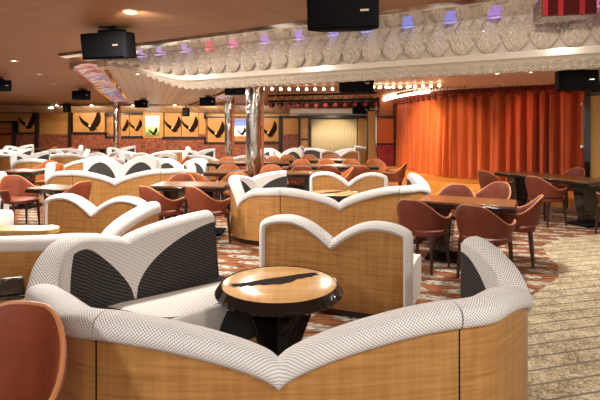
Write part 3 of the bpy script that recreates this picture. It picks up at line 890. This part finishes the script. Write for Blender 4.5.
for r in [(-20, 38, 112, 113.4), (17, 38, 132.5, 134), (70, 107, 109, 111), (70, 107, 132.3, 134.3), (106, 108, 109, 116), (106, 120, 114, 115.2), (106, 108, 132.3, 138), (106, 144, 136.2, 138),
          (118, 144, 113.2, 115), (163, 206, 111, 113), (163, 206, 136.8, 139), (204.5, 206.5, 111, 119), (204.5, 206.5, 136.8, 144), (204.5, 280, 116.4, 118), (204.5, 280, 142, 143.6)]:
    wallbox(b, *r, .16)
struct(b.build('trim_3', 'blackrail'))
b = MB()
for r in [(37, 40, 110, 152), (70, 72.5, 110, 150), (279, 281.5, 116, 152), (298.5, 301, 116, 155)]: wallbox(b, *r, .2)
struct(b.build('trim_4', 'blackrail'))
# double door
t = thing('door_1', 'tall honey wood double doors in a black frame, back wall left', 'door'); struct(t); del t['category'], t['label']
for k, (a, c) in enumerate(((40.3, 54.9), (55.2, 69.8))):
    m = MB(); wallbox(m, a, c, 110, 166, .08); lf = m.build('door_leaf', 'panelwood', t, .004)
    m = MB(); wallbox(m, a + .6, c - .6, 135.5, 136.3, .12); m.build('push_bar', 'chrome', lf)
m = MB(); wallbox(m, 38, 72, 107.8, 110, .2); m.build('door_frame', 'blackrail', t)
# dark doorway cabinet at the far left
t = thing('bar_cabinet', 'dark-framed wood cabinet bay at the far left of the back wall', 'cabinet')
m = MB(); wallbox(m, -10, 17, 122, 166, .30); m.build('body', 'redwood', t, .01)
m = MB(); wallbox(m, -10, 17.5, 121, 123, .34); wallbox(m, 16, 17.5, 121, 166, .34); m.build('frame', 'blackrail', t)
m = MB(); wallbox(m, -8, 2, 127, 166, .33); m.build('door', 'panelwood', t, .006)
m = MB(); wallbox(m, 2.5, 15, 133, 135, .33); m.build('shelf', 'darkleg', t)
# right door
t = thing('door_2', 'x', 'door'); struct(t); del t['category'], t['label']
m = MB(); wallbox(m, 281.5, 298.5, 118, 166, .08); m.build('door_leaf', 'panelwood', t, .004)
m = MB(); wallbox(m, 280, 301, 115.6, 118, .2); m.build('door_frame', 'blackrail', t)
# backlit pictures in wood surrounds
for (u0, u1, v0, v1, mt, lb, fr) in [(146.5, 160, 116, 135.5, 'picture_green', 'backlit green landscape with eagle between the eagle panels', (143, 164, 112, 138)),
                                     (235, 247, 119, 136, 'picture_blue', 'backlit blue and white mountain picture beside the thinner chrome column', (229, 252, 117, 141))]:
    t = thing('backlit_picture', lb, 'picture')
    m = MB(); wallbox(m, *fr, .12); m.build('surround', 'panelwood', t, .01)
    m = MB(); wallbox(m, u0, u1, v0, v1, .15); pc = m.build('picture', mt, t)
    m = MB(); cx, cz = X_((u0 + u1) / 2 + 1), Z_(v1 - 4.5)
    m.prism([(cx + x * .22, cz + z * .22) for x, z in EAG], WY - .17, WY - .152); m.build('eagle', 'eagle', t, label='black eagle silhouette')
# ribbed cornice along the back wall, chrome tube below it
b = MB(); xs = [-14.9 + k * .12 for k in range(126)]
b.sheet([[(x, 22.45, 2.22), (x, 22.0, 2.30 + .02 * (k % 2)), (x, 21.2, 2.46 + .03 * (k % 2)), (x, 20.9, 2.52 + .03 * (k % 2)), (x, 20.85, 2.62)] for k, x in enumerate(xs)])
struct(b.build('trim_5', 'soffit'))
b = MB(); b.tube([(-14.9, 20.75, 2.53), (-8, 20.75, 2.53), (-.2, 20.75, 2.53)], .045, 10); struct(b.build('trim_6', 'chrome'))

# ------------------------------------------------------------------ niche with pale gold backdrop, centre back
Ny = 20.0; q = Ny / 485
nx = lambda a: (a - 300) * q
nz = lambda v: 1.6 - (v - 127) * q
b = MB(); b.box(((nx(300) + nx(372)) / 2, Ny + .06, 1.2), (nx(372) - nx(300), .1, 2.4)); struct(b.build('wall_niche', 'panelwood'))
m = MB(); rows = []
for k in range(61):
    x = nx(311) + (nx(356.5) - nx(311)) * k / 60
    rows.append([(x, Ny - .08 - .006 * sin(k * 1.5), z) for z in (.12, 1.0, nz(118.6))])
m.sheet(rows); o = m.build('backdrop_drape', 'goldcloth'); sd = o.modifiers.new('t', 'SOLIDIFY'); sd.thickness = .01
tag(o, 'pale gold lit drape filling the niche beyond the centre tables', 'curtain')
b = MB()
for a, c in ((300.5, 308.5), (357.5, 366.5)): b.box(((nx(a) + nx(c)) / 2, Ny - .1, 1.0), (nx(c) - nx(a), .2, 2.0))
struct(b.build('wall_niche_pier', 'panelwood'))
b = MB(); b.box(((nx(298) + nx(369)) / 2, Ny - .15, nz(117)), (nx(369) - nx(298), .3, .10))
for a in (299, 309.5, 367): b.box((nx(a), Ny - .16, nz(117) / 2), (.07, .3, nz(117)))
b.box((nx(304.5), Ny - .22, nz(139)), (.3, .1, .05)); struct(b.build('trim_7', 'blackrail'))
b = MB(); xs = [nx(290) + k * .1 for k in range(40)]
b.sheet([[(x, Ny - .1, nz(116)), (x, Ny - .3, nz(113.5) + .03 * (k % 2)), (x, Ny - .35, nz(109)), (x, Ny - .1, nz(107))] for k, x in enumerate(xs)])
struct(b.build('trim_8', 'frieze'))
t = thing('framed_screen', 'tall tan screen in a black frame left of the stage opening', 'screen', (2.55, 16.9, 0))
m = MB(); m.box((0, 0, 1.15), (.40, .05, 2.0)); m.build('panel', 'tan', t)
m = MB()
for x in (-.22, .22): m.box((x, 0, 1.12), (.05, .09, 2.12))
m.box((0, 0, 2.17), (.48, .09, .05)); m.box((0, 0, .08), (.48, .09, .12)); m.build('frame', 'black', t, .006)

# ------------------------------------------------------------------ stage
lo = [(1.95, 17.0), (2.0, 12.2), (2.5, 11.2), (3.5, 10.35), (4.6, 9.95), (5.6, 9.72), (6.4, 9.5), (7.4, 9.2), (8.5, 8.9), (8.5, 17)]
hi = [(2.3, 17.0), (2.4, 13.2), (2.9, 12.0), (3.8, 11.15), (4.8, 10.7), (6.0, 10.05), (7.2, 9.6), (8.5, 9.4), (8.5, 17)]
b = MB(); b.prism(lo, 0, .15, 0, 'z'); struct(b.build('floor_stage_step', 'stagewood'))
b = MB(); b.prism(hi, .15, .30, 0, 'z'); struct(b.build('floor_stage', 'stagewood'))
# proscenium panels left of curtain
b = MB(); b.box((3.02, 16.5, 1.45), (.62, .2, 2.3)); struct(b.build('wall_proscenium', 'redwood'))
t = thing('proscenium_panel', 'stacked orange wood and crimson mosaic panel at the left of the curtain', 'wall panel', (2.86, 16.30, 0))
m = MB(); m.box((0, 0, 1.46), (.56, .05, .82)); m.build('orange_panel', 'orangewood', t, .006)
m = MB(); m.box((0, 0, .66), (.56, .05, .68)); m.build('mosaic_panel', 'mosaic', t, .006)
m = MB(); m.box((0, 0, 1.95), (.60, .08, .05)); m.box((0, 0, 1.03), (.60, .08, .06)); m.box((.30, 0, 1.35), (.04, .08, 2.1)); m.build('rail', 'blackrail', t)
m = MB(); m.box((-.31, -.02, 1.35), (.04, .08, 2.1)); m.build('edge_strip', 'chrome', t)
# curtain
cp = [(3.36, 16.5), (3.42, 14.6), (3.78, 12.75), (4.75, 11.62), (5.6, 10.95), (6.35, 10.42)]
def spline(P, per):
    out = []
    for i in range(len(P) - 1):
        p0, p1, p2, p3 = P[max(i - 1, 0)], P[i], P[i + 1], P[min(i + 2, len(P) - 1)]
        for k in range(per + (i == len(P) - 2)):
            t_ = k / per
            out.append(tuple(.5 * (2 * p1[a] + (p2[a] - p0[a]) * t_ + (2 * p0[a] - 5 * p1[a] + 4 * p2[a] - p3[a]) * t_ ** 2 + (3 * p1[a] - p0[a] - 3 * p2[a] + p3[a]) * t_ ** 3) for a in (0, 1)))
    return out
sp = spline(cp, 40)
ds = [0]
for a, c in zip(sp[:-1], sp[1:]): ds.append(ds[-1] + math.dist(a, c))
def at_s(s_):
    import bisect
    i = min(len(sp) - 2, max(0, bisect.bisect(ds, s_) - 1)); f = (s_ - ds[i]) / (ds[i + 1] - ds[i])
    p = [sp[i][k] + (sp[i + 1][k] - sp[i][k]) * f for k in (0, 1)]
    tx, ty = sp[i + 1][0] - sp[i][0], sp[i + 1][1] - sp[i][1]; l = math.hypot(tx, ty)
    return p, (-ty / l * -1, tx / l * -1)      # normal toward the audience
tc_ = thing('stage_curtain', 'pleated red-orange velvet stage curtain with swagged top', 'curtain')
NS = 640; m = MB(); rows = []; ph = 0; total = ds[-1]
rnd = [random.random() for _ in range(200)]
for k in range(NS + 1):
    s_ = total * k / NS
    ph = s_ * 2 * PI / .27 + 1.6 * sin(s_ * 3.1) + .8 * sin(s_ * 7.7 + 1)
    amp = .135 + .045 * sin(s_ * 5.3)
    p, nv = at_s(s_); r = []
    for z in (.31, .7, 1.3, 1.9, 2.35, 2.55):
        f = (2.55 - z) / 2.25
        d = amp * (.55 + .6 * f) * (sin(ph + .25 * f * sin(s_ * 4)) + .35 * sin(2 * ph + 1 + f)) + .02 * f * sin(s_ * 2.3)
        r.append((p[0] + nv[0] * d, p[1] + nv[1] * d, z + .012 * sin(ph) * (z < .4)))
    rows.append(r)
m.sheet(rows); o = m.build('drape', 'curtain', tc_)
m = MB(); ns = 22
for k in range(ns):
    c0 = total * k / ns; wd = total / ns; rows = []
    for i in range(9):
        a = i / 8; p, nv = at_s(min(total - .001, c0 + wd * a)); r = []
        for j in range(7):
            f = j / 6; drop = .06 + .13 * sin(PI * a)
            d = .10 + .05 * sin(PI * a) * sin(PI * f) + .012 * sin(f * 16)
            r.append((p[0] + nv[0] * d, p[1] + nv[1] * d, 2.52 - drop * f))
        rows.append(r)
    m.sheet(rows)
m.build('valance', 'swag', tc_)
# white fascia and lamp cove above the valance
b = MB(); rows = []
for k in range(61):
    p, nv = at_s(total * min(k / 60, .999)); rows.append([(p[0] + nv[0] * .16, p[1] + nv[1] * .16, 2.55), (p[0] + nv[0] * .16, p[1] + nv[1] * .16, 2.63)])
b.sheet(rows); struct(b.build('trim_9', 'white'))
b = MB()
for k in range(64):
    p, nv = at_s(total * (.30 + .695 * k / 64)); q_, n2 = at_s(total * (.30 + .695 * (k + 1) / 64))
    rows = []
    for i in range(6):
        f = i / 5; o_ = .62
        x = p[0] + (q_[0] - p[0]) * f + nv[0] * o_; y = p[1] + (q_[1] - p[1]) * f + nv[1] * o_
        rows.append([(x + nv[0] * .03 * sin(PI * f) * sin(PI * j / 3), y + nv[1] * .03 * sin(PI * f) * sin(PI * j / 3), 2.60 - (.03 + .06 * sin(PI * f)) * j / 3) for j in range(4)])
    b.sheet(rows)
struct(b.build('trim_10', 'soffit'))
tb = [at_s(total * k / 24 * .52) for k in range(25)]
m = MB(); m.tube([(p[0] + nv[0] * .5, p[1] + nv[1] * .5, 2.54) for p, nv in tb], .07, 12)
tag(m.build('cove_lamp', 'cove'), 'glowing warm cove tube curving above the stage curtain', 'lamp')

# truss of stage lamps + warm bulbs, centre back of ceiling
t = thing('lighting_truss', 'dark stage lighting truss under the ceiling beyond the big column', 'truss', (0, 0, 0))
m = MB(); A = Vector((-.9, 13.6, 2.32)); B = Vector((2.0, 12.4, 2.32)); d = B - A
for oz, oy in ((0, 0), (.16, 0), (0, .2), (.16, .2)): m.tube([A + Vector((0, oy, oz)), B + Vector((0, oy, oz))], .022, 6)
m.build('rail', 'blackmatte', t)
m = MB()
for k in range(22):
    p = A + d * (k / 22); q_ = A + d * ((k + 1) / 22)
    m.tube([p, q_ + Vector((0, 0, .16))] if k % 2 else [p + Vector((0, 0, .16)), q_], .012, 5)
m.build('lattice', 'chrome', t)
m = MB()
for f in (.1, .9): p = A + d * f; m.tube([p + Vector((0, .1, .1)), p + Vector((0, .1, .30))], .015, 6)
m.build('hanger', 'blackmatte', t)
def stage_lamp():
    t_ = thing('stage_spotlight', 'x', 'stage light')
    m_ = MB(); m_.tube([(0, .10, .0), (0, .02, -.02), (0, -.10, -.05)], [.05, .062, .066], 12); m_.build('housing', 'blackmatte', t_)
    m_ = MB(); m_.tube([(0, -.098, -.05), (0, -.106, -.052)], [.056, .056], 12); m_.build('lens', 'lampred', t_)
    m_ = MB(); m_.tube([(-.075, 0, -.02), (-.075, 0, .06), (.075, 0, .06), (.075, 0, -.02)], .008, 5); m_.build('yoke', 'grey', t_)
    return t_
SL = Kind(stage_lamp())
for k in range(12):
    p = A + d * ((k + .5) / 12)
    SL(p.x, p.y - .02, -20 + 4 * k, 'black stage lamp hung in the row on the lighting truss', 'stage lamps on the truss', p.z - .085)
def mini_bulb():
    t_ = thing('marquee_bulb', 'x', 'light bulb', (0, 0, 0))
    m_ = MB(); m_.lathe([(.001, -.055), (.022, -.05), (.034, -.028), (.026, -.004), (.014, .01)], 12); m_.build('bulb', 'bulb', t_)
    m_ = MB(); m_.lathe([(.016, .005), (.018, .04), (.001, .042)], 10); m_.build('socket', 'chrome', t_)
    return t_
BU = Kind(mini_bulb())
for k in range(17):
    f = k / 16; x = -.9 + 3.4 * f; y = 11.9 - .9 * f + .5 * sin(PI * f)
    BU(x, y, 0, 'warm glowing bulb in the curved row below the ceiling before the lighting truss', 'warm marquee bulbs', 2.56)
for k in range(13):
    f = k / 12
    BU(1.15 + 1.75 * f, 10.35 - .25 * f + .3 * sin(PI * f), 0, 'warm glowing bulb in the short row behind the hanging centre speaker', 'warm bulbs behind the centre speaker', 2.49)

# screen panel right of curtain + tile pillar
t = thing('framed_screen', 'tall tan screen in a glossy black frame at the right edge', 'screen', (6.42, 10.0, 0), R(-28))
m = MB(); m.box((.08, 0, 1.2), (.95, .05, 2.1)); m.build('panel', 'tan', t)
m = MB(); m.box((-.43, 0, 1.2), (.11, .12, 2.24)); m.box((.60, 0, 1.2), (.11, .12, 2.24)); m.box((.08, 0, 2.29), (1.1, .12, .09)); m.box((.08, 0, .2), (1.1, .12, .1)); m.build('frame', 'black', t, .008)
t = thing('tiled_pillar', 'narrow orange and crimson tiled pillar between curtain and right screen', 'pillar', (6.2, 10.5, .3), R(-28))
m = MB(); m.box((0, 0, 1.35), (.20, .12, .85)); m.build('wood_panel', 'panelwood', t)
m = MB(); m.box((0, 0, .47), (.20, .12, .75)); m.build('mosaic_panel', 'mosaic', t)
m = MB(); m.box((0, 0, .88), (.24, .16, .06)); m.box((0, 0, 1.80), (.24, .16, .05)); m.box((0, 0, .05), (.24, .16, .1)); m.build('rail', 'chrome', t)

# ------------------------------------------------------------------ loudspeakers
def speaker(wd=.44, h=.22, dp=.24):
    t_ = thing('ceiling_speaker', 'x', 'speaker')
    m_ = MB(); x, y, z = wd / 2, dp / 2, h / 2
    poly = [(-x, -y), (x, -y), (x * .72, y), (-x * .72, y)]
    m_.prism(poly, -z, z, 0, 'z'); m_.build('cabinet', 'blackmatte', t_, .012)
    m_ = MB(); m_.box((0, -y - .006, 0), (wd * .93, .016, h * .86)); gr = m_.build('grille', 'grille', t_, .006)
    m_ = MB()
    m_.box((wd * .3, -y - .015, 0), (.05, .004, .012)); m_.build('badge', 'bezel', gr)
    m_ = MB(); m_.box((0, .02, z + .012), (wd * .45, .12, .03)); m_.build('bracket', 'blackmatte', t_)
    m_ = MB(); m_.tube([(0, .02, z), (0, .02, z + .05)], .022, 8); m_.box((0, .02, z + .055), (.16, .14, .02)); m_.build('ceiling_mount', 'blackmatte', t_)
    return t_
SP = Kind(speaker())
def spk(x, y, z, rz, sc, label, tilt=0):
    o = SP(x, y, rz, label, None, z, sc); o.rotation_euler = (R(tilt), 0, R(rz)); return o
spk(-1.94, 5.0, 2.435, -16, 1.2, 'black loudspeaker hanging from the brown ceiling at the upper left', 8)
spk(.31, 3.4, 2.40, -10, 1.12, 'black loudspeaker hanging at the top centre in front of the leaf frieze', 8)
spk(-5.98, 9.6, 2.42, 40, 1.0, 'black loudspeaker at the left edge under the brown ceiling')
spk(-5.65, 12.6, 2.42, 10, 1.05, 'small black loudspeaker above the large eagle panel beside the louvre strip')
spk(-4.8, 14.8, 2.30, -12, 1.0, 'black loudspeaker below the far end of the beige planks')
spk(-1.27, 9.6, 2.35, -55, 1.05, 'angled black loudspeaker just left of the big chrome column')
spk(-2.55, 13.4, 2.30, 8, 1.0, 'dark loudspeaker between the second louvre strip and the big column')
spk(.88, 7.7, 2.28, 0, 1.25, 'wide black loudspeaker hanging under the frieze before the warm bulbs')
spk(4.12, 7.3, 2.30, -4, 1.32, 'wide black loudspeaker hanging in front of the right end of the curtain')
spk(2.15, 17.3, 2.22, 0, 1.4, 'far dark loudspeaker box above the gold drape niche')
def monitor_box(x, y, z, label):
    t_ = thing('camera_box', label, 'monitor', (x, y, z))
    m_ = MB(); m_.box((0, 0, 0), (.26, .2, .36)); m_.build('housing', 'blackmatte', t_, .01)
    m_ = MB(); m_.box((0, -.105, 0), (.2, .015, .28)); m_.build('screen', 'grey', t_, .003)
    m_ = MB(); m_.tube([(0, 0, .16), (0, 0, 2.62 - z)], .02, 6); m_.build('hanger', 'blackmatte', t_)
monitor_box(-9.75, 20.3, 2.40, 'small black hanging box over the double doors')
monitor_box(-4.75, 20.2, 2.22, 'small black hanging box between the two right eagle panels')
t = thing('exit_sign', 'tiny teal lit sign under the cornice left of the double doors', 'sign', (-10.6, 20.6, 2.42))
m = MB(); m.box((0, 0, 0), (.22, .05, .08)); m.build('box', 'tealglow', t, .006)
m = MB(); m.tube([(0, 0, .03), (0, 0, .2)], .008, 6); m.build('hanger', 'chrome', t)
# glossy cabinet at the top right, the curtain's red reflection painted into its colours
t = thing('projector_cabinet', 'glossy cabinet with painted red curtain reflections hanging above the frieze at the top right', 'cabinet', (2.02, 3.72, 2.50), R(-12))
m = MB(); m.box((0, 0, .0), (.37, .28, .15)); m.build('body', 'tv', t, .008)
M['crimson'] = plain('crimson reflection', (.50, .02, .03), .3)
for x in (-.165, -.06, .085): m = MB(); m.box((x, -.142, 0), (.035, .006, .14)); m.build('stripe', 'crimson', t)
m = MB(); m.box((0, 0, .085), (.30, .2, .05)); m.build('mount', 'blackmatte', t)
t = thing('wood_canister', 'rounded orange-brown fitting at the top right corner beside the red cabinet', 'fitting', (2.33, 3.60, 2.53))
m = MB(); m.lathe([(.001, -.10), (.06, -.10), (.085, -.07), (.09, .08)], 24); m.build('body', plain('copper brown', (.42, .17, .06), .35), t)
m = MB(); m.lathe([(.093, -.01), (.096, .0), (.093, .012)], 24); m.build('band', 'chrome', t)

# ------------------------------------------------------------------ light
def area(name, loc, power, size, col=(1, .84, .64), rot=(0, 0, 0), spread=None):
    l = bpy.data.lights.new(name, 'AREA'); l.energy = power; l.size = size; l.color = col; l.shape = 'DISK'
    if spread: l.spread = spread
    o = bpy.data.objects.new(name, l); COL.objects.link(o); o.location = loc; o.rotation_euler = rot
    return o
def spot(name, loc, tgt, power, ang, col, blend=.6, r=.05):
    l = bpy.data.lights.new(name, 'SPOT'); l.energy = power; l.spot_size = R(ang); l.spot_blend = blend; l.color = col; l.shadow_soft_size = r
    o = bpy.data.objects.new(name, l); COL.objects.link(o); o.location = loc
    o.rotation_euler = (Vector(tgt) - Vector(loc)).to_track_quat('-Z', 'Y').to_euler()
    return o
WARM = (1, .94, .85)
for i, (x, y, p) in enumerate([(-1.5, 4.29, 60), (-4.4, 7.46, 60), (-5.0, 9.3, 60), (-5.8, 11.4, 60), (-1.0, 8.0, 70), (2.4, 6.0, 60), (1.0, 9.5, 60), (4.6, 6.0, 25), (-2.6, 11.5, 70),
                                (.4, 12.0, 50), (-8.2, 14.5, 80), (-4.6, 15.5, 80), (-1.5, 15.5, 70), (-9.5, 18.3, 80), (-6.0, 19.0, 80), (-2.8, 19.0, 80), (1.3, 17.5, 60), (-7.5, 9.5, 60), (-2.6, 5.8, 60)]):
    zz = 2.44 if y > 5.5 else 2.58
    area('downlight_and_fill', (x, y, zz), p * (1.25 if y < 9 else 1.1), .25, WARM)  # some at the modelled downlights, the rest added fill without fittings
# added lamps near the camera, standing in for a flash
area('downlight_and_fill', (-1.9, -.6, 2.58), 66, .35, (1, .97, .93))
area('downlight_and_fill', (1.9, .4, 2.58), 60, .5, (1, .97, .93))
area('downlight_and_fill', (.2, -1.2, 2.58), 62, .8, (1, .97, .93))
# stage lamps
spot('stage_spot', (1.9, 12.0, 2.3), (3.55, 13.6, 1.2), 420, 62, (1, .72, .32))
spot('stage_spot', (2.6, 9.6, 2.42), (3.9, 12.4, 1.0), 220, 48, (1, .70, .32))
spot('stage_spot', (3.7, 10.7, 2.45), (6.1, 10.6, .9), 60, 80, (1, .25, .16))
spot('stage_spot', (2.2, 9.2, 2.42), (3.2, 11.0, .2), 160, 60, (1, .8, .5))
spot('downlight_and_fill', (1.0, 2.3, 2.58), (.9, 4.8, 2.3), 55, 110, (1, .90, .76))  # added spot without a fitting, brightens the leaf frieze
spot('downlight_and_fill', (-1.5, 4.2, 2.56), (-1.2, 6.0, 2.4), 16, 120, (1, .90, .76))  # extra spot added to brighten the frieze's left part
spot('drape_spot', (1.4, 18.4, 2.35), (1.4, 19.9, .9), 90, 75, (1, .85, .58))
for x in (-10.5, -9.0, -7.2, -5.4, -3.9, -2.0): spot('wall_washer', (x, 20.5, 2.44), (x, 22.3, 1.5), 130, 120, (1, .82, .55))
w_ = bpy.data.worlds.new('World'); S.world = w_; w_.use_nodes = True
bg = w_.node_tree.nodes['Background']; bg.inputs[0].default_value = (1, .96, .91, 1); bg.inputs[1].default_value = .6

# ------------------------------------------------------------------ camera
c = bpy.data.cameras.new('Camera'); cam = bpy.data.objects.new('Camera', c); COL.objects.link(cam)
c.sensor_width = 36; c.lens = 36 * 485 / 600; c.shift_y = -(200 - 127) / 600; c.clip_start = .05
cam.location = (0, 0, 1.6); cam.rotation_euler = (R(90), 0, 0)
S.camera = cam
S.view_settings.view_transform = 'Standard'; S.view_settings.look = 'None'; S.view_settings.exposure = 0.1; S.view_settings.gamma = 1
